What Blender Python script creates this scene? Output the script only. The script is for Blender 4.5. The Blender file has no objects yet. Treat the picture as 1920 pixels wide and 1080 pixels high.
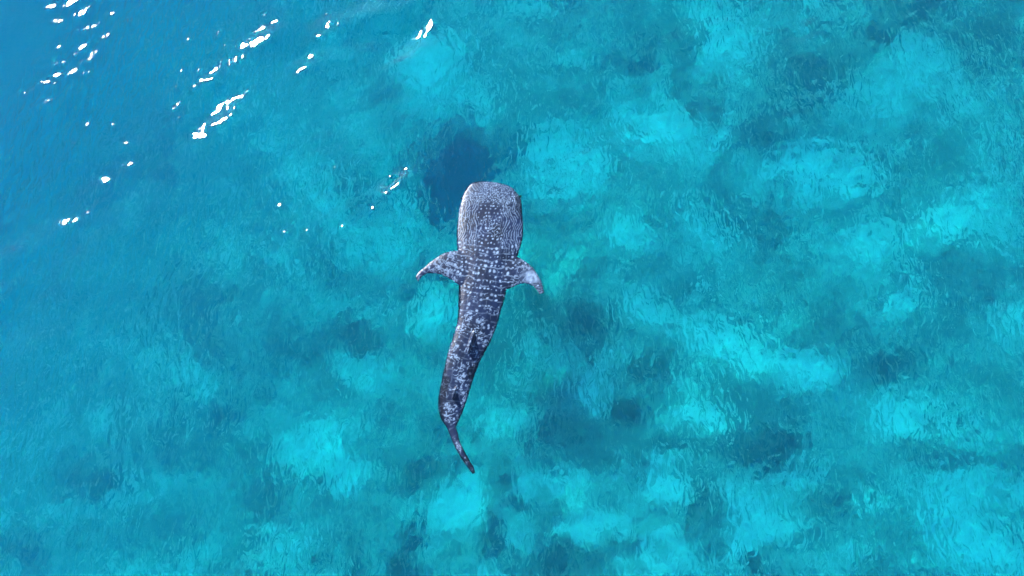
import bpy, math, random
import numpy as np
from mathutils import Vector, Matrix

S = bpy.context.scene
C = S.collection
R = math.radians
random.seed(7)
rng = np.random.default_rng(11)

# ---------------------------------------------------------------- camera, sky, sun, exposure
CAM = Vector((0.0, -5.0, 18.65))
PITCH = R(15.0)
TANH = 0.637                                   # half frame width over distance
cd = bpy.data.cameras.new('camera')
cd.angle = 2 * math.atan(TANH)
cd.clip_end = 2000
cam = bpy.data.objects.new('camera', cd)
cam.location = CAM
cam.rotation_euler = (PITCH, 0, 0)
C.objects.link(cam)
S.camera = cam

SUN_EL, SUN_AZ = R(35.5), R(-41.0)# azimuth from +Y, negative towards -X: ahead and to the left
w = bpy.data.worlds.new('World'); S.world = w; w.use_nodes = True
nt = w.node_tree
sky = nt.nodes.new('ShaderNodeTexSky')
sky.sky_type = 'NISHITA'; sky.sun_disc = False
sky.sun_elevation = SUN_EL; sky.sun_rotation = SUN_AZ
sky.air_density = 1.0; sky.dust_density = 0.0; sky.ozone_density = 2.0
bg = nt.nodes['Background']; bg.inputs['Strength'].default_value = 0.15
nt.links.new(sky.outputs['Color'], bg.inputs['Color'])
sl = bpy.data.lights.new('sun', 'SUN'); sl.energy = 5.0; sl.angle = R(0.6); sl.color = (1.0, 0.98, 0.95)
sun = bpy.data.objects.new('sun', sl)
sd = Vector((math.sin(SUN_AZ) * math.cos(SUN_EL), math.cos(SUN_AZ) * math.cos(SUN_EL), math.sin(SUN_EL)))
sun.rotation_euler = sd.to_track_quat('Z', 'Y').to_euler()
C.objects.link(sun)
S.view_settings.view_transform = 'Standard'; S.view_settings.look = 'None'
S.view_settings.exposure = 1.84; S.view_settings.gamma = 1.0; S.view_settings.use_curve_mapping = False
cy = S.cycles
cy.use_denoising = True
cy.max_bounces = 10; cy.diffuse_bounces = 2; cy.glossy_bounces = 2; cy.transmission_bounces = 8
cy.volume_bounces = 3; cy.transparent_max_bounces = 12
cy.caustics_refractive = True; cy.caustics_reflective = False
cy.sample_clamp_indirect = 4.0

# ---------------------------------------------------------------- helpers
def at(px, py, z=0.0):
    """Where the photo's pixel (1920 wide) lies in the place, on the level z; below the water the ray bends."""
    x = (px - 960) / 960 * TANH; y = (540 - py) / 960 * TANH
    d = Vector((x, y * math.cos(PITCH) + math.sin(PITCH), y * math.sin(PITCH) - math.cos(PITCH)))
    if z >= -0.5:
        return CAM + d * ((z - CAM.z) / d.z)
    p = CAM + d * (-CAM.z / d.z)
    d.normalize()
    h = Vector((d.x, d.y, 0)) / 1.33
    t = -z / math.sqrt(1 - h.length_squared)
    return Vector((p.x + h.x * t, p.y + h.y * t, z))

def hashg(ix, iy, seed):
    n = (ix.astype(np.int64) * 374761393 + iy.astype(np.int64) * 668265263 + seed * 1274126177) & 0xffffffff
    n = ((n ^ (n >> 13)) * 1274126177) & 0xffffffff
    return ((n ^ (n >> 16)) & 0xffff) / 65535.0

def noise(x, y, seed=0):
    """gradient noise, about -0.7..0.7"""
    x0 = np.floor(x); y0 = np.floor(y); fx = x - x0; fy = y - y0
    u = fx * fx * fx * (fx * (fx * 6 - 15) + 10); v = fy * fy * fy * (fy * (fy * 6 - 15) + 10)
    r = []
    for dx, dy in ((0, 0), (1, 0), (0, 1), (1, 1)):
        a = hashg(x0 + dx, y0 + dy, seed) * 6.2831853
        r.append(np.cos(a) * (fx - dx) + np.sin(a) * (fy - dy))
    return (r[0] * (1 - u) + r[1] * u) * (1 - v) + (r[2] * (1 - u) + r[3] * u) * v

def fbm(x, y, seed=0, octv=4, gain=0.5):
    s = 0; a = 1.0
    for o in range(octv):
        s = s + a * noise(x * 2 ** o + 17.3 * o, y * 2 ** o - 9.1 * o, seed + o); a *= gain
    return s

def sstep(a, b, x):
    t = np.clip((x - a) / (b - a), 0, 1); return t * t * (3 - 2 * t)

def axis(a, b, step, far):
    """fine spacing between a and b, growing outwards to +-far"""
    inner = list(np.arange(a, b + step / 2, step))
    lo, hi, st = [], [], step
    p = inner[-1]
    while p < far:
        st *= 1.35; p += st; hi.append(p)
    p = inner[0]; st = step
    while p > -far:
        st *= 1.35; p -= st; lo.append(p)
    return np.array(lo[::-1] + inner + hi)

def mesh_np(name, verts, quads, smooth=True):
    me = bpy.data.meshes.new(name)
    me.vertices.add(len(verts)); me.vertices.foreach_set('co', np.asarray(verts, np.float32).ravel())
    q = np.asarray(quads, np.int32); n = len(q)
    me.loops.add(n * 4); me.loops.foreach_set('vertex_index', q.ravel())
    me.polygons.add(n); me.polygons.foreach_set('loop_start', np.arange(0, n * 4, 4, dtype=np.int32))
    me.update(calc_edges=True); me.validate()
    if smooth: me.polygons.foreach_set('use_smooth', np.ones(len(me.polygons), bool))
    return me

def grid_quads(nx, ny):
    i = np.arange(nx * ny).reshape(ny, nx)
    return np.stack([i[:-1, :-1], i[:-1, 1:], i[1:, 1:], i[1:, :-1]], -1).reshape(-1, 4)

def tag(o, label=None, cat=None, group=None, kind=None):
    if label: o['label'] = label
    if cat: o['category'] = cat
    if group: o['group'] = group
    if kind: o['kind'] = kind
    return o

def new_mat(name):
    m = bpy.data.materials.new(name); m.use_nodes = True
    m.node_tree.nodes.clear()
    return m, m.node_tree.nodes, m.node_tree.links

# ---------------------------------------------------------------- waves
WIND = math.atan2(-0.62, 0.78)                 # the waves run from the upper left to the lower right
def make_waves(n, l0, l1, slope, spread, seed, turn=0.0):
    r = np.random.default_rng(seed)
    lam = l0 * (l1 / l0) ** r.random(n); k = 2 * math.pi / lam
    th = WIND + turn + r.normal(0, spread, n)
    a = slope * math.sqrt(2.0 / n) / k
    return k * np.cos(th), k * np.sin(th), a, r.random(n) * 6.283
SWELL = make_waves(9, 3.2, 9.0, 0.034, 0.35, 3)
CHOP = make_waves(26, 0.75, 2.6, 0.062, 0.36, 5)
RIP = make_waves(40, 0.22, 0.55, 0.098, 0.80, 9)
def wsum(W, x, y):
    h = np.zeros_like(x)
    for kx, ky, a, p in zip(*W):
        h += a * np.sin(kx * x + ky * y + p)
    return h
GUSTS = ((560, 60, 1.1, 3.6), (740, 50, .8, 8.0), (400, 200, .8, 3.6), (390, 60, .7, 1.2), (730, 330, .4, 6.0), (120, 405, .9, 2.6), (10, 630, 1.0, 2.0), (40, 500, .8, 2.6), (240, 290, .7, 1.2), (80, 60, 2.6, -.42), (900, 520, 1.6, .40), (865, 700, 1.6, .45))
CALM = 0.6
def swell(x, y): return wsum(SWELL, x, y)
def sea_height(x, y):
    wx = x + 0.35 * noise(x * .5, y * .5, 41); wy = y + 0.35 * noise(x * .5, y * .5, 42)
    patch = sstep(-0.25, 0.35, noise(x * 0.22, y * 0.22, 31) + 0.35 * noise(x * .6, y * .6, 32) + 0.02 * x)
    gust = 0.0
    for px, py, rad, st in GUSTS:
        q = at(px, py); gust = gust + st * np.exp(-((x - q.x) ** 2 + (y - q.y) ** 2) / rad ** 2)
    c = wsum(CHOP, wx, wy) * (CALM + gust); r = wsum(RIP, wx, wy) * (1 + 1.5 * np.clip(gust, -.6, 0))
    r = np.where(r > 0, r * (1 + 10 * r), r)
    far = np.exp(-np.maximum(np.maximum(np.abs(x) - 16, np.abs(y) - 10), 0) * 0.5)
    g = np.clip(gust, 0, 1)
    return swell(x, y) + far * (c * (0.45 + 0.55 * np.maximum(patch, g)) + r * np.maximum(0.25 + 0.9 * patch, .75 * g))

# ---------------------------------------------------------------- sea water: one closed body of water
xs = axis(-15.2, 15.2, 0.045, 220.0); ys = axis(-8.4, 9.6, 0.045, 220.0)
X, Y = np.meshgrid(xs, ys); Z = sea_height(X, Y)
nx, ny = len(xs), len(ys)
V = np.stack([X, Y, Z], -1).reshape(-1, 3)
Q = grid_quads(nx, ny)
idx = np.arange(nx * ny).reshape(ny, nx)
ring = np.concatenate([idx[0, :], idx[1:, -1], idx[-1, -2::-1], idx[-2:0:-1, 0]])
DEEP = -26.0
low = V[ring].copy(); low[:, 2] = DEEP
base = len(V); V = np.vstack([V, low]); m_ = len(ring)
ri = np.arange(m_); rj = (ri + 1) % m_
Q = np.vstack([Q, np.stack([ring[rj], ring[ri], base + ri, base + rj], -1)])
# the bottom: strips joined across, rows of the border ring
bx = base + np.arange(nx); tx = base + (nx - 1 + ny - 1) + (nx - 1) - np.arange(nx)
bot = []
left = [base] + [base + m_ - k for k in range(1, ny)]
right = [base + nx - 1 + k for k in range(ny)]
V2 = list(V); rows = [list(bx)]
for k in (ny - 1,):
    rows.append([base + 2 * (nx - 1) + (ny - 1) - i for i in range(nx)])
me_v = np.array(V2)
me = bpy.data.meshes.new('sea_water')
bottom_face = [int(base + i) for i in range(m_)][::-1]
me = mesh_np('sea_water', me_v, Q)
import bmesh
bm = bmesh.new(); bm.from_mesh(me); bm.verts.ensure_lookup_table()
f = bm.faces.new([bm.verts[i] for i in bottom_face]); f.smooth = False
bm.to_mesh(me); bm.free()
sea = bpy.data.objects.new('sea_water', me); C.objects.link(sea)
tag(sea, kind='structure', label='clear turquoise sea water with small ripples and a few bright glints')

mw, N, L = new_mat('clear sea water')
out = N.new('ShaderNodeOutputMaterial')
geo = N.new('ShaderNodeNewGeometry')
mp = N.new('ShaderNodeMapping'); mp.inputs['Rotation'].default_value = (0, 0, -WIND); mp.inputs['Scale'].default_value = (1.0, 0.5, 0.4)
L.new(geo.outputs['Position'], mp.inputs['Vector'])
n1 = N.new('ShaderNodeTexNoise'); n1.inputs['Scale'].default_value = 5.8; n1.inputs['Detail'].default_value = 1.4; n1.inputs['Distortion'].default_value = 0.7
L.new(mp.outputs['Vector'], n1.inputs['Vector'])
n2 = N.new('ShaderNodeTexNoise'); n2.inputs['Scale'].default_value = 0.28; n2.inputs['Detail'].default_value = 2
L.new(geo.outputs['Position'], n2.inputs['Vector'])
mr = N.new('ShaderNodeMapRange'); mr.inputs['From Min'].default_value = 0.38; mr.inputs['From Max'].default_value = 0.62
mr.inputs['To Min'].default_value = 0.25; mr.inputs['To Max'].default_value = 1.0
L.new(n2.outputs['Fac'], mr.inputs['Value'])
bp = N.new('ShaderNodeBump'); bp.inputs['Distance'].default_value = 0.16
L.new(n1.outputs['Fac'], bp.inputs['Height']); L.new(mr.outputs['Result'], bp.inputs['Strength'])
rf = N.new('ShaderNodeBsdfRefraction'); rf.inputs['IOR'].default_value = 1.33; rf.inputs['Roughness'].default_value = 0.0
L.new(bp.outputs['Normal'], rf.inputs['Normal'])
tr = N.new('ShaderNodeBsdfTransparent')
mx = N.new('ShaderNodeMixShader'); mx.inputs['Fac'].default_value = 0.29
L.new(rf.outputs[0], mx.inputs[1]); L.new(tr.outputs[0], mx.inputs[2])
gl = N.new('ShaderNodeBsdfGlossy'); gl.inputs['Roughness'].default_value = 0.145; gl.distribution = 'BECKMANN'
bp2 = N.new('ShaderNodeBump'); bp2.inputs['Distance'].default_value = 0.008
L.new(n1.outputs['Fac'], bp2.inputs['Height']); L.new(mr.outputs['Result'], bp2.inputs['Strength']); L.new(bp2.outputs['Normal'], gl.inputs['Normal'])
fr = N.new('ShaderNodeFresnel'); fr.inputs['IOR'].default_value = 1.33
L.new(bp2.outputs['Normal'], fr.inputs['Normal'])
mx2 = N.new('ShaderNodeMixShader')
L.new(fr.outputs[0], mx2.inputs['Fac']); L.new(mx.outputs[0], mx2.inputs[1]); L.new(gl.outputs[0], mx2.inputs[2])
L.new(mx2.outputs[0], out.inputs['Surface'])
va = N.new('ShaderNodeVolumeAbsorption'); va.inputs['Density'].default_value = 0.50
va.inputs['Color'].default_value = (0.0, 0.960, 0.986, 1)
vs = N.new('ShaderNodeVolumeScatter'); vs.inputs['Density'].default_value = 0.06
vs.inputs['Color'].default_value = (0.02, 0.54, 0.96, 1); vs.inputs['Anisotropy'].default_value = 0.0
ad = N.new('ShaderNodeAddShader')
L.new(va.outputs[0], ad.inputs[0]); L.new(vs.outputs[0], ad.inputs[1]); L.new(ad.outputs[0], out.inputs['Volume'])
me.materials.append(mw)

# ---------------------------------------------------------------- sea bed
BED = -5.0
# the pale sand patches: pixel of the centre, radii in pixels, turn in degrees, strength
PALE = [(795,60,60,55,20,1.0),(830,50,35,22,0,.5),(570,300,42,38,0,.95),(545,215,22,40,0,.35),(480,180,60,60,30,.35),(800,120,35,40,0,.45),
 (880,160,40,28,0,.4),(905,140,35,25,0,.3),(1250,245,85,36,22,.95),(1310,275,40,38,60,.7),(1590,335,45,26,20,.95),(1790,410,50,36,-20,.8),
 (1350,60,38,50,0,.5),(1395,110,60,22,35,.55),(1480,320,60,16,5,.6),(1560,300,80,25,0,.4),(1700,120,40,40,0,.45),(1620,160,50,35,20,.35),
 (1340,630,75,26,22,.75),(1410,665,60,26,30,.75),(1500,700,50,28,5,1.0),(1160,580,60,20,20,.5),(1190,565,30,20,0,.5),
 (1290,480,18,30,0,.5),(1345,470,22,55,-25,.5),(1320,400,22,40,-15,.45),(1060,560,12,22,-30,.6),(990,640,12,45,12,.6),(1140,740,45,32,-10,.55),
 (1175,660,35,20,20,.4),(1240,590,30,25,0,.5),(720,455,42,50,0,.6),(680,430,60,25,0,.35),(820,575,38,32,0,.6),(805,610,35,30,0,.35),
 (630,560,14,16,0,.9),(535,480,60,24,30,.45),(500,510,35,20,-10,.4),(415,410,26,26,0,.35),(125,590,20,16,0,.7),(140,600,50,28,10,.3),
 (250,640,45,30,-20,.4),(290,700,30,36,0,.45),(230,690,40,20,0,.35),(105,790,28,50,10,.4),(150,930,18,22,0,.6),(60,470,25,35,30,.3),
 (560,820,50,24,10,.5),(610,860,55,30,35,.6),(640,905,35,24,35,.55),(870,930,45,38,0,.7),(820,960,35,40,0,.4),(460,1060,40,25,0,.6),
 (540,1030,35,25,0,.4),(1240,890,36,44,-15,.6),(1195,890,26,26,0,.5),(1310,790,60,24,15,.4),(1450,890,34,24,0,.55),(1410,980,60,40,20,.5),
 (1500,985,40,30,0,.45),(1560,900,25,18,0,.35),(1690,790,28,20,15,.95),(1810,970,60,80,-10,.95),(1860,920,60,30,10,.5),(1880,1040,40,35,0,.6),
 (1840,820,70,22,5,.45),(1100,990,40,34,0,.6),(1260,1040,50,40,0,.55),(1330,1060,60,24,0,.5),(1560,1050,60,35,0,.4),(950,790,60,26,0,.35),
 (1030,900,25,20,0,.3),(1820,190,60,22,0,.3),(1860,300,50,50,0,.35),(1700,560,45,18,30,.5),(1880,600,45,20,35,.6),(1640,750,50,20,20,.35),
 (1165,150,25,20,0,.4),(1095,300,40,26,0,.45),(1010,300,35,22,0,.45),(1130,30,30,20,0,.35),(1010,60,40,40,0,.3),(330,90,14,10,0,.2),
 (385,45,22,14,0,.6),(375,95,22,18,0,.35),(1080,400,20,30,0,.15),(760,560,16,10,0,.3),(470,380,40,20,30,.3),(390,560,30,20,30,.3)]
# the dark reef patches, and a shadow painted dark ahead of the shark's head
REEF_SHADE = [(1085,497,34,30,0,.95),(1075,480,34,30,0,.95),(1022,709,30,24,0,.6),(855,285,68,80,0,3.2),(830,355,52,60,0,2.6),(880,220,45,40,0,.6),(800,400,30,50,20,.5),(1205,95,42,40,0,.75),(1480,150,60,60,0,.35),(1040,420,60,48,0,.6),
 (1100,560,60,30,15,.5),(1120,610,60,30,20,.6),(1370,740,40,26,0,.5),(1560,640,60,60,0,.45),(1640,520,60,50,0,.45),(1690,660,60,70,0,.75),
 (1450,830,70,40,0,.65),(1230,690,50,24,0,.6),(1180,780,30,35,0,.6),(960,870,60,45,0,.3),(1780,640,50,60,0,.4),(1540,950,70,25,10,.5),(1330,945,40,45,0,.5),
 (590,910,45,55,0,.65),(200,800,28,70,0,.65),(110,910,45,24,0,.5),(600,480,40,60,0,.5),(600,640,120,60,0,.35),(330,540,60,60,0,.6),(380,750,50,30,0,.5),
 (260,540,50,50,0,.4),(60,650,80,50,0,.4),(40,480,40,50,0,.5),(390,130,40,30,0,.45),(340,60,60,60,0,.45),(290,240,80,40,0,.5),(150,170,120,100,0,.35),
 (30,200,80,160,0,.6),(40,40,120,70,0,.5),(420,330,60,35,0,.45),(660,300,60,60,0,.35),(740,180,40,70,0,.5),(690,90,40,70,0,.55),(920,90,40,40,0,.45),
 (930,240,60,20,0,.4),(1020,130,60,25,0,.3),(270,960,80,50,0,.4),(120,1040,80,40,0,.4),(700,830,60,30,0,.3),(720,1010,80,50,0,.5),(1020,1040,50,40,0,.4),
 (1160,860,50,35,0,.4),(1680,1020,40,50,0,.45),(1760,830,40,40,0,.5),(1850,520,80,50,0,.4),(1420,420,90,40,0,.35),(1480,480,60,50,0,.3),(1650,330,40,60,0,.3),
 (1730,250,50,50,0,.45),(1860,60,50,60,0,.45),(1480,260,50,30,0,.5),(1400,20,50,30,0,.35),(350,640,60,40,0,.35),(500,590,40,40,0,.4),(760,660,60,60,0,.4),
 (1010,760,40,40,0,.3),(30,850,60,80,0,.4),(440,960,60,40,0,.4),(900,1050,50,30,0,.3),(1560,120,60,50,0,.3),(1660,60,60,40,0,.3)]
bx_ = axis(-17, 17, 0.075, 220.0); by_ = axis(-9.5, 12.5, 0.075, 220.0)
BX, BY = np.meshgrid(bx_, by_)
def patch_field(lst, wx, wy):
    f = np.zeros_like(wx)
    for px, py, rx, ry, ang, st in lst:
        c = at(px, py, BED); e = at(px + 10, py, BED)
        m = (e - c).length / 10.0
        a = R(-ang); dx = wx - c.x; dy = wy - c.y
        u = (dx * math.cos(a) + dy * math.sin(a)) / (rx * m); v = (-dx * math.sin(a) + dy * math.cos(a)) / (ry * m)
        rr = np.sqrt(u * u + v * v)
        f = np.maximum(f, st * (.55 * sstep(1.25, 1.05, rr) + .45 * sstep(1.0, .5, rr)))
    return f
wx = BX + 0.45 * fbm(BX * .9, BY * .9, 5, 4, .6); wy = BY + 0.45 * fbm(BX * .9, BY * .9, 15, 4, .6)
pale = patch_field(PALE, wx, wy); reef_shade = patch_field(REEF_SHADE, wx, wy)  # the dark mask also carries the painted shadow ahead of the shark
cl = fbm(wx * .85 + 3, wy * .95, 51, 5, .62); c2 = fbm(wx * 1.9, wy * 2.1, 61, 5, .65); c3 = fbm(BX * 2.8, BY * 2.8, 91, 5, .7)
mott = 0.10 + 0.36 * sstep(-.08, -.03, cl) + 0.30 * sstep(0.03, .07, c2) + 0.34 * sstep(.20, .25, cl + .25 * c2) - .28 * sstep(.16, .21, c2 - .4 * cl) + .36 * c3
# rounded patches of sand, rubble and weed lying over one another
tone_ = np.full_like(wx, .45)
r8 = np.random.default_rng(23)
wx2 = BX + 0.30 * fbm(BX * 1.7, BY * 1.7, 205, 4, .65); wy2 = BY + 0.30 * fbm(BX * 1.7, BY * 1.7, 215, 4, .65)
for i in range(6500):
    cx, cy_ = r8.uniform(-17.5, 17.5), r8.uniform(-10, 13); rad = 0.19 / (r8.random() * .85 + .15) ** .9; rad = min(rad, .85)
    el = r8.uniform(.55, 1.0); an_ = r8.uniform(0, 3.14159); tv = np.clip(r8.normal(.45, .27), 0, 1.0); al = r8.uniform(.45, .9)
    i0, i1 = np.searchsorted(bx_, (cx - 1.5 * rad - .3, cx + 1.5 * rad + .3)); j0, j1 = np.searchsorted(by_, (cy_ - 1.5 * rad - .3, cy_ + 1.5 * rad + .3))
    if i1 <= i0 or j1 <= j0: continue
    dx = wx2[j0:j1, i0:i1] - cx; dy = wy2[j0:j1, i0:i1] - cy_
    u = (dx * math.cos(an_) + dy * math.sin(an_)) / rad; v = (-dx * math.sin(an_) + dy * math.cos(an_)) / (rad * el)
    rr = np.sqrt(u * u + v * v) * rad
    al = al * sstep(rad + .05, rad - .05, rr)
    tone_[j0:j1, i0:i1] += (tv - tone_[j0:j1, i0:i1]) * al
sandm = np.clip(0.36 + 1.0 * (tone_ - .45) + mott * 0.20 + 0.66 * pale - 0.28 * reef_shade, 0.0, 1.15)
bedz = BED + 0.25 * fbm(BX * .12, BY * .12, 71, 3) * 2 + 0.16 * (.5 - tone_) + 0.22 * np.minimum(reef_shade, 1.2) * (0.7 + 0.8 * np.abs(c2)) - 0.1 * pale + 0.16 * c2 + 0.10 * fbm(BX * 3.1, BY * 3.1, 81, 3, .6)
slope = np.clip((-BX * 0.8 + BY * 0.45) - 1.0, -9, 60)       # the bed falls away to the upper left
bedz = bedz - np.clip(0.24 * slope + .024 * np.clip(slope, 0, 60) ** 2, -0.7, 18.0)
bedz = bedz - 2.6 * sstep(1.0, 2.6, reef_shade)            # made-up hollow that deepens the painted shadow ahead of the shark
bq = grid_quads(len(bx_), len(by_))
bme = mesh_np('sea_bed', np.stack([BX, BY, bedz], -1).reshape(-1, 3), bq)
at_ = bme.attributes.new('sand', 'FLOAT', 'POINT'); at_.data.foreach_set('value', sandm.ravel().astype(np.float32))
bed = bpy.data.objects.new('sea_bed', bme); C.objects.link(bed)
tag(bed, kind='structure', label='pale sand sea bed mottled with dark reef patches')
mb, N, L = new_mat('sand and reef')
out = N.new('ShaderNodeOutputMaterial'); pr = N.new('ShaderNodeBsdfPrincipled'); pr.inputs['Roughness'].default_value = 0.95
pr.inputs['Specular IOR Level'].default_value = 0.1
an = N.new('ShaderNodeAttribute'); an.attribute_name = 'sand'
geo = N.new('ShaderNodeNewGeometry')
n1 = N.new('ShaderNodeTexNoise'); n1.inputs['Scale'].default_value = 2.2; n1.inputs['Detail'].default_value = 9; n1.inputs['Roughness'].default_value = .72
L.new(geo.outputs['Position'], n1.inputs['Vector'])
ma = N.new('ShaderNodeMath'); ma.operation = 'MULTIPLY_ADD'; ma.inputs[1].default_value = 0.75; 
L.new(n1.outputs['Fac'], ma.inputs[0])
sb = N.new('ShaderNodeMath'); sb.operation = 'SUBTRACT'; sb.inputs[1].default_value = 0.375
L.new(an.outputs['Fac'], sb.inputs[0]); L.new(sb.outputs[0], ma.inputs[2])
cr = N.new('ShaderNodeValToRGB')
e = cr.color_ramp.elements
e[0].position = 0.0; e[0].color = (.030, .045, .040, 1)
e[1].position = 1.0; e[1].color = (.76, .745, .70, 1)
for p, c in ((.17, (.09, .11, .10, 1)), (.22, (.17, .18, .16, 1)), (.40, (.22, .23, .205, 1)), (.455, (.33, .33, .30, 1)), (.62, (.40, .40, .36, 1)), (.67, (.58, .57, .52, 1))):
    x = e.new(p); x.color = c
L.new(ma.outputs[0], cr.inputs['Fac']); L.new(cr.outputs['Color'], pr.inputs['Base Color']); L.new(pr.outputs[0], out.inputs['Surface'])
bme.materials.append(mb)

# ---------------------------------------------------------------- whale shark
# outline of the body seen from above: left and right edge pixels, rise of the back above and depth of the belly below the widest line
OUT = [(897,340,921,340,.05,.10),(887,342,937,343,.11,.22),(877,349,956,349,.16,.32),(870,360,968,360,.20,.42),(865,376,976,372,.235,.52),(860,397,979,398,.26,.62),
 (857,420,981,422,.28,.70),(856,445,980,447,.29,.74),(858,470,973,472,.30,.76),(861,497,962,502,.30,.76),(861,525,952,530,.30,.74),
 (860,550,947,556,.29,.70),(859,575,941,578,.28,.66),(858,600,934,602,.27,.62),(852,625,924,630,.26,.57),(842,655,908,662,.24,.50),
 (834,685,895,690,.22,.44),(827,720,883,724,.20,.38),(822,748,874,755,.18,.33),(823,772,866,776,.15,.28),(828,788,860,790,.13,.25),
 (838,802,855,801,.11,.24),(843,815,858,811,.12,.34),(849,830,861,825,.14,.50),(856,844,867,838,.15,.60),(864,858,875,853,.14,.50),(873,871,882,866,.12,.32),(882,883,889,878,.09,.16),(886,889,891,886,.05,.06)]
EDGE = -0.05
stL = np.array([tuple(at(a, b, EDGE))[:2] for a, b, c, d, e, f in OUT]); stR = np.array([tuple(at(c, d, EDGE))[:2] for a, b, c, d, e, f in OUT])
hts = np.array([(e, f) for *_, e, f in OUT])
# resample the stations smoothly
def resample(arr, t, tt):
    o = np.zeros((len(tt),) + arr.shape[1:])
    for k in range(arr.shape[1]):
        v = arr[:, k]; m = np.gradient(v, t)
        i = np.clip(np.searchsorted(t, tt) - 1, 0, len(t) - 2); h = t[i + 1] - t[i]; u = (tt - t[i]) / h
        o[:, k] = (2*u**3-3*u**2+1)*v[i] + (u**3-2*u**2+u)*h*m[i] + (-2*u**3+3*u**2)*v[i+1] + (u**3-u**2)*h*m[i+1]
    return o
mid = (stL + stR) / 2
tt0 = np.concatenate([[0], np.cumsum(np.linalg.norm(np.diff(mid, axis=0), axis=1))])
LEN = tt0[-1]
tt = np.concatenate([np.linspace(0, .6, 24), np.linspace(.6, LEN, 130)[1:]])
SL, SR, SH = resample(stL, tt0, tt), resample(stR, tt0, tt), resample(hts, tt0, tt)
NS, NR = len(tt), 64
bv = []
for k in range(NS):
    c = (SL[k] + SR[k]) / 2; h = (SR[k] - SL[k]) / 2
    fish = tt[k] > 5.75
    for j in range(NR):
        a = 2 * math.pi * j / NR
        ca, sa = math.cos(a), math.sin(a)
        ex = 2 / 2.15
        u = math.copysign(abs(ca) ** ex, ca); v = math.copysign(abs(sa) ** ex, sa)
        if sa > 0 and not fish:                 # three low ridges run along each side of the back
            for r0, hh in ((.0, .05), (.42, .045), (.74, .05)):
                v += .45 * hh * math.exp(-((abs(u) - r0) / .05) ** 2) * sstep(.5, 1.2, tt[k]) * (1 - sstep(5.0, 5.8, tt[k]))
        z = EDGE + (v * SH[k, 0] * .37 if v > 0 else v * SH[k, 1])
        bv.append((c[0] + h[0] * u, c[1] + h[1] * u, z))
bm = bmesh.new()
vs_ = [bm.verts.new(p) for p in bv]
for k in range(NS - 1):
    for j in range(NR):
        a = k * NR + j; b = k * NR + (j + 1) % NR
        bm.faces.new((vs_[a], vs_[b], vs_[b + NR], vs_[a + NR]))
bm.faces.new(vs_[:NR][::-1]); bm.faces.new(vs_[-NR:])
def fin(outline_lead, outline_trail, z_root, z_tip, th_root, th_tip):
    """a fin as a flat loft from root to tip: leading and trailing points, thickness tapering"""
    n = len(outline_lead); rings = []
    for i, (a, b) in enumerate(zip(outline_lead, outline_trail)):
        t = i / (n - 1); z = z_root + (z_tip - z_root) * t; th = th_root + (th_tip - th_root) * t
        ring_ = []
        for j in range(16):
            an_ = 2 * math.pi * j / 16; u = (1 - math.cos(an_)) / 2; 
            p = a.lerp(b, u); ring_.append(bm.verts.new((p.x, p.y, z + th / 2 * math.sin(an_))))
        rings.append(ring_)
    for r0, r1 in zip(rings, rings[1:]):
        for j in range(16):
            bm.faces.new((r0[j], r0[(j + 1) % 16], r1[(j + 1) % 16], r1[j]))
    bm.faces.new(rings[0][::-1]); bm.faces.new(rings[-1])
P = lambda lst: [at(x, y, -0.01) for x, y in lst]
fin(P([(885,462),(858,468),(845,470),(832,474),(819,482),(806,491),(794,502),(785,509),(779,518)]),
    P([(885,545),(862,537),(853,530),(844,524),(830,516),(815,513),(801,513),(791,519),(784,529)]), -.01, .012, .10, .05)
fin(P([(940,470),(966,478),(977,485),(989,493),(999,502),(1006,512),(1013,524),(1018,537),(1020,549)]),
    P([(930,560),(950,544),(962,540),(972,534),(981,532),(991,533),(1000,538),(1006,545),(1011,553)]), -.01, .008, .10, .05)
def upright(base0, base1, tip0, tip1, z0, z1, th):
    """dorsal fin: upright blade"""
    n = 9; rings = []
    for i in range(n):
        t = i / (n - 1); te = t ** 0.8
        a = base0.lerp(tip0, te); b = base1.lerp(tip1, t ** 1.3); z = z0 + (z1 - z0) * t; w_ = th * (1 - .55 * t)
        d = (b - a).normalized(); nn = Vector((-d.y, d.x, 0)); ring_ = []
        for j in range(16):
            an_ = 2 * math.pi * j / 16; p = a.lerp(b, (1 - math.cos(an_)) / 2) + nn * (w_ / 2 * math.sin(an_))
            ring_.append(bm.verts.new((p.x, p.y, z)))
        rings.append(ring_)
    for r0, r1 in zip(rings, rings[1:]):
        for j in range(16):
            bm.faces.new((r0[j], r0[(j + 1) % 16], r1[(j + 1) % 16], r1[j]))
    bm.faces.new(rings[0][::-1]); bm.faces.new(rings[-1])
upright(at(892,612,.1), at(877,662,.1), at(881,650,.1), at(877,668,.1), .02, .30, .09)
upright(at(856,722,.1), at(849,748,.1), at(850,742,.1), at(848,752,.1), .02, .19, .06)
bmesh.ops.recalc_face_normals(bm, faces=bm.faces)
sme = bpy.data.meshes.new('whale_shark'); bm.to_mesh(sme); bm.free()
tmp = bpy.data.objects.new('whale_shark_block', sme); C.objects.link(tmp)
md = tmp.modifiers.new('r', 'REMESH'); md.mode = 'VOXEL'; md.voxel_size = 0.014; md.adaptivity = 0.0
ms = tmp.modifiers.new('s', 'SMOOTH'); ms.factor = .5; ms.iterations = 4
dg = bpy.context.evaluated_depsgraph_get()
fme = bpy.data.meshes.new_from_object(tmp.evaluated_get(dg))
bpy.data.objects.remove(tmp); fme.name = 'whale_shark'
n = len(fme.vertices); co = np.empty(n * 3, np.float32); fme.vertices.foreach_get('co', co); co = co.reshape(-1, 3).astype(float)
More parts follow.
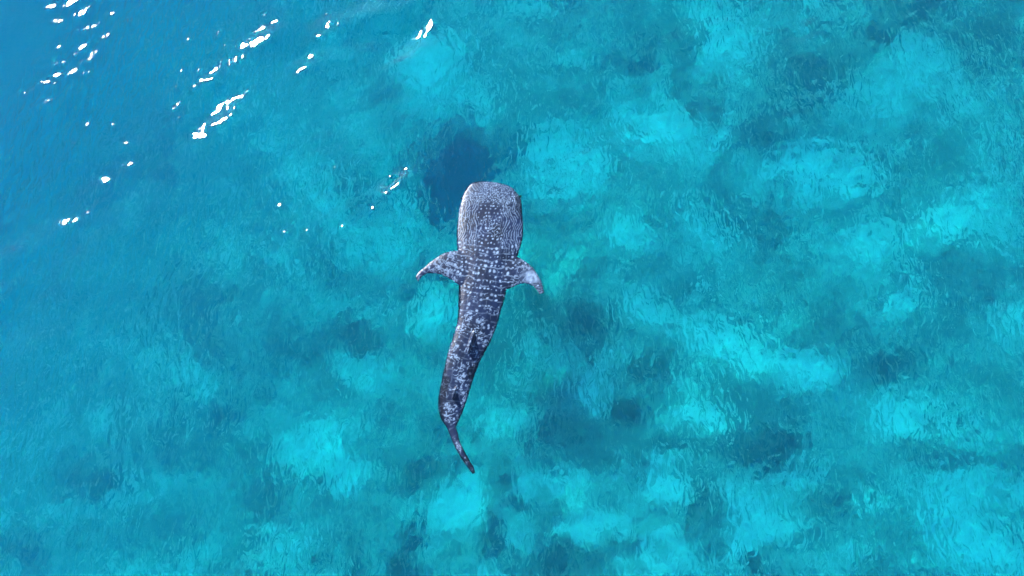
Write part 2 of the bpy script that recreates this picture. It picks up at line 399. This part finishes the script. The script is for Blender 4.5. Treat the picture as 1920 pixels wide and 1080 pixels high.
# body coordinates: s metres from the snout, t metres across, h half width there
CM = (SL + SR) / 2; HW = np.linalg.norm(SR - SL, axis=1) / 2
s_ = np.zeros(n); t_ = np.zeros(n); hw = np.zeros(n); best = np.full(n, 1e9)
for k in range(NS - 1):
    a = CM[k]; b = CM[k + 1]; d = b - a; l2 = d @ d
    u = np.clip(((co[:, :2] - a) @ d) / l2, 0, 1)
    q = co[:, :2] - (a + u[:, None] * d); dd = (q * q).sum(1)
    m = dd < best
    side = np.sign(q[:, 0] * -d[1] + q[:, 1] * d[0]) 
    best[m] = dd[m]; s_[m] = (tt[k] + u * (tt[k + 1] - tt[k]))[m]; hw[m] = (HW[k] + u * (HW[k + 1] - HW[k]))[m]
    t_[m] = (side * np.sqrt(dd))[m]
# pattern ----------------------------------------------------------
ws = s_ + .036 * fbm(s_ * 5, t_ * 5, 101, 3) + .012 * noise(s_ * 17, t_ * 17, 102); wt = t_ + .036 * fbm(s_ * 5, t_ * 5, 111, 3) + .012 * noise(s_ * 17, t_ * 17, 112)
white = np.zeros(n)
def spots(pts):
    """pts: (s, t, r) soft white dots"""
    global white
    pts = np.array(pts); order = np.argsort(ws); sw = ws[order]
    for s0, t0, r0 in pts:
        a, b = np.searchsorted(sw, (s0 - 1.5 * r0, s0 + 1.5 * r0)); ii = order[a:b]
        r0 *= .86; d = np.hypot(ws[ii] - s0, wt[ii] - t0)
        white[ii] = np.maximum(white[ii], random.uniform(.45, 1.0) * sstep(1.35 * r0, .55 * r0, d))
pts = []
W = lambda s: float(np.interp(s, tt, HW))
s0 = .02
while s0 < .62:                                  # snout: crowded small dots
    t0 = -W(s0)
    while t0 < W(s0):
        pts.append((s0 + random.uniform(-.014, .014), t0 + random.uniform(-.014, .014), random.uniform(.011, .019))); t0 += random.uniform(.045, .062)
    s0 += .047
s0 = .62
row = 0
while s0 < 1.75:                                 # head and nape: rows of round dots between the side lines
    lim = .34 + .10 * math.sin(s0 * 4)
    t0 = -lim + (row % 2) * .05
    while t0 < lim:
        pts.append((s0 + random.uniform(-.02, .02), t0 + random.uniform(-.018, .018), random.uniform(.014, .029))); t0 += random.uniform(.075, .135)
    s0 += random.uniform(.088, .11); row += 1
while s0 < 3.1:                                  # shoulders: transverse rows of big dots
    lim = W(s0) * .95; t0 = -lim + random.uniform(0, .08)
    bend = random.uniform(-.03, .03)
    while t0 < lim:
        pts.append((s0 + bend * math.cos(t0 * 3) + random.uniform(-.018, .018) - .12 * t0 * t0, t0, random.choice((.014, .020, .026, .030, .038)))); t0 += random.uniform(.07, .16)
    s0 += random.uniform(.10, .135)
while s0 < LEN - .05:                            # rear: sparser, irregular
    lim = W(s0) * 1.05; t0 = -lim + random.uniform(0, .12)
    while t0 < lim:
        if random.random() < .6: pts.append((s0 + random.uniform(-.05, .05), t0, random.uniform(.018, .040)))
        t0 += random.uniform(.10, .19)
    s0 += random.uniform(.09, .15)
for _ in range(170):                             # the pectoral fins: loose dots
    sg = random.choice((-1, 1)); pts.append((random.uniform(1.6, 3.0), sg * random.uniform(.55, 1.6), random.uniform(.014, .034)))
spots(pts)
# side lines of the head, running lengthwise and breaking up
un = np.abs(t_) / np.maximum(hw, .05)
ph = (t_ + .06 * fbm(s_ * 3.2, t_ * 3.2, 121, 3) + .035 * np.sin(s_ * 9 + np.sign(t_))) / .058
ln = sstep(.30, .75, np.cos(ph * 2 * math.pi)) * sstep(-.28, -.05, noise(s_ * 5.0, t_ * 16, 131))
msk = sstep(.45, .62, s_) * (1 - sstep(1.6, 2.0, s_)) * sstep(.26, .40, np.abs(t_) + .12 * noise(s_ * 4, t_ * 4, 141) + .04)
white = np.maximum(white, .52 * ln * msk)
# meander between snout dots
me1 = np.abs(fbm(s_ * 14, t_ * 14, 151, 2)); white = np.maximum(white, .55 * sstep(.085, .03, me1) * (1 - sstep(.5, .8, s_)))
me1 = np.abs(noise(s_ * 7 + 3, t_ * 9, 152)); white = np.maximum(white, .55 * sstep(.07, .02, me1) * sstep(.5, .8, s_) * (1 - sstep(1.5, 1.8, s_)) * sstep(-.1, .2, noise(s_ * 2, t_ * 2, 153)))
# thin bars across the back between the rows of dots
phb = (s_ + .16 * t_ * t_ + .070 * fbm(s_ * 2.2, t_ * 3.5, 161, 4)) / .165
br = sstep(.80, .96, np.cos(phb * 2 * math.pi)) * sstep(-.22, .05, noise(s_ * 3, t_ * 5, 171))
white = np.maximum(white, .40 * br * sstep(1.65, 1.9, s_) * (1 - .5 * sstep(2.9, 3.4, s_)))
phl = (t_ + .05 * fbm(s_ * 3, t_ * 3, 181, 3)) / .15
white = np.maximum(white, .16 * sstep(.86, .97, np.cos(phl * 2 * math.pi)) * sstep(-.0, .2, noise(s_ * 4, t_ * 4, 191)) * sstep(1.7, 2.0, s_) * (1 - sstep(5.4, 5.8, s_)))
# pale mottling on fins and flanks
f1 = np.abs(fbm(co[:, 0] * 7, co[:, 1] * 7, 201, 3)); fm = sstep(1.02, 1.12, un) * (s_ > 1.4) * (s_ < 3.4)
white = np.maximum(white, fm * (.55 * sstep(.13, .03, f1)))
tp_ = at(998, 520); tipr = np.exp(-(((co[:, 0] - tp_.x) / .20) ** 2 + ((co[:, 1] - tp_.y) / .16) ** 2))  # right fin tip: water sheen painted white into the skin
white = np.maximum(white, np.clip(tipr * (.75 + 1.0 * fbm(co[:, 0] * 9, co[:, 1] * 9, 205, 3)), 0, .9))
f2 = np.abs(fbm(co[:, 0] * 6, co[:, 1] * 9, 211, 3)); rear = sstep(2.9, 3.6, s_)  # rear blotches, with the light net of the waves painted in white
white = np.maximum(white, rear * 1.0 * sstep(.10, .03, f2) * sstep(-.12, .12, noise(co[:, 0] * 3.1, co[:, 1] * 3.6, 221)))
tone = .5 + .9 * fbm(s_ * 2.2, t_ * 2.2, 231, 4)
haze_ = np.clip((1 - sstep(.1, .75, s_)) * .10 + .0 * sstep(.4, .95, un) * (s_ < 1.7), 0, 1)
white = white * (1 - .22 * rear)
belly = sstep(-.10, -.34, co[:, 2]) * .9
white = np.maximum(white, belly)
fme.attributes.new('pattern', 'FLOAT', 'POINT').data.foreach_set('value', np.clip(np.maximum(white, haze_ * .6 + white * .7 * (haze_ > 0)), 0, 1).astype(np.float32))
fme.attributes.new('tone', 'FLOAT', 'POINT').data.foreach_set('value', np.clip(tone, 0, 1).astype(np.float32))
# it rides on the swell
co[:, 2] += swell(co[:, 0], co[:, 1]) + .012
fme.vertices.foreach_set('co', co.astype(np.float32).ravel())
fme.polygons.foreach_set('use_smooth', np.ones(len(fme.polygons), bool)); fme.update()
shark = bpy.data.objects.new('whale_shark', fme); C.objects.link(shark)
tag(shark, 'grey whale shark with rows of white spots swimming at the surface of the turquoise sea', 'whale shark')
msk_, N, L = new_mat('spotted shark skin')
out = N.new('ShaderNodeOutputMaterial'); pr = N.new('ShaderNodeBsdfPrincipled')
pa = N.new('ShaderNodeAttribute'); pa.attribute_name = 'pattern'
ta = N.new('ShaderNodeAttribute'); ta.attribute_name = 'tone'
dk = N.new('ShaderNodeMix'); dk.data_type = 'RGBA'
dk.inputs['A'].default_value = (.0015, .004, .012, 1); dk.inputs['B'].default_value = (.005, .0105, .032, 1)
L.new(ta.outputs['Fac'], dk.inputs['Factor'])
wm = N.new('ShaderNodeMix'); wm.data_type = 'RGBA'; wm.inputs['B'].default_value = (.135, .19, .27, 1)
L.new(pa.outputs['Fac'], wm.inputs['Factor']); L.new(dk.outputs['Result'], wm.inputs['A'])
L.new(wm.outputs['Result'], pr.inputs['Base Color'])
geo = N.new('ShaderNodeNewGeometry')
nn = N.new('ShaderNodeTexNoise'); nn.inputs['Scale'].default_value = 14; nn.inputs['Detail'].default_value = 3
L.new(geo.outputs['Position'], nn.inputs['Vector'])
bp = N.new('ShaderNodeBump'); bp.inputs['Strength'].default_value = .6; bp.inputs['Distance'].default_value = .012
L.new(nn.outputs['Fac'], bp.inputs['Height']); L.new(bp.outputs['Normal'], pr.inputs['Normal'])
pr.inputs['Roughness'].default_value = .35; pr.inputs['Specular IOR Level'].default_value = .22
L.new(pr.outputs[0], out.inputs['Surface'])
fme.materials.append(msk_)
# the two small eyes, low on the sides of the head
em, N, L = new_mat('eye black'); out = N.new('ShaderNodeOutputMaterial'); pr = N.new('ShaderNodeBsdfPrincipled')
pr.inputs['Base Color'].default_value = (.01, .01, .012, 1); pr.inputs['Roughness'].default_value = .1; L.new(pr.outputs[0], out.inputs['Surface'])
for q in ((866, 371), (975, 368)):
    b2 = bmesh.new(); bmesh.ops.create_uvsphere(b2, u_segments=12, v_segments=8, radius=.035)
    p = at(q[0], q[1], -.05); bmesh.ops.translate(b2, verts=b2.verts, vec=(p.x, p.y, -.06 + float(swell(np.array([p.x]), np.array([p.y]))[0])))
    e2 = bpy.data.meshes.new('eye'); b2.to_mesh(e2); b2.free(); e2.materials.append(em)
    o = bpy.data.objects.new('eye', e2); C.objects.link(o); o.parent = shark
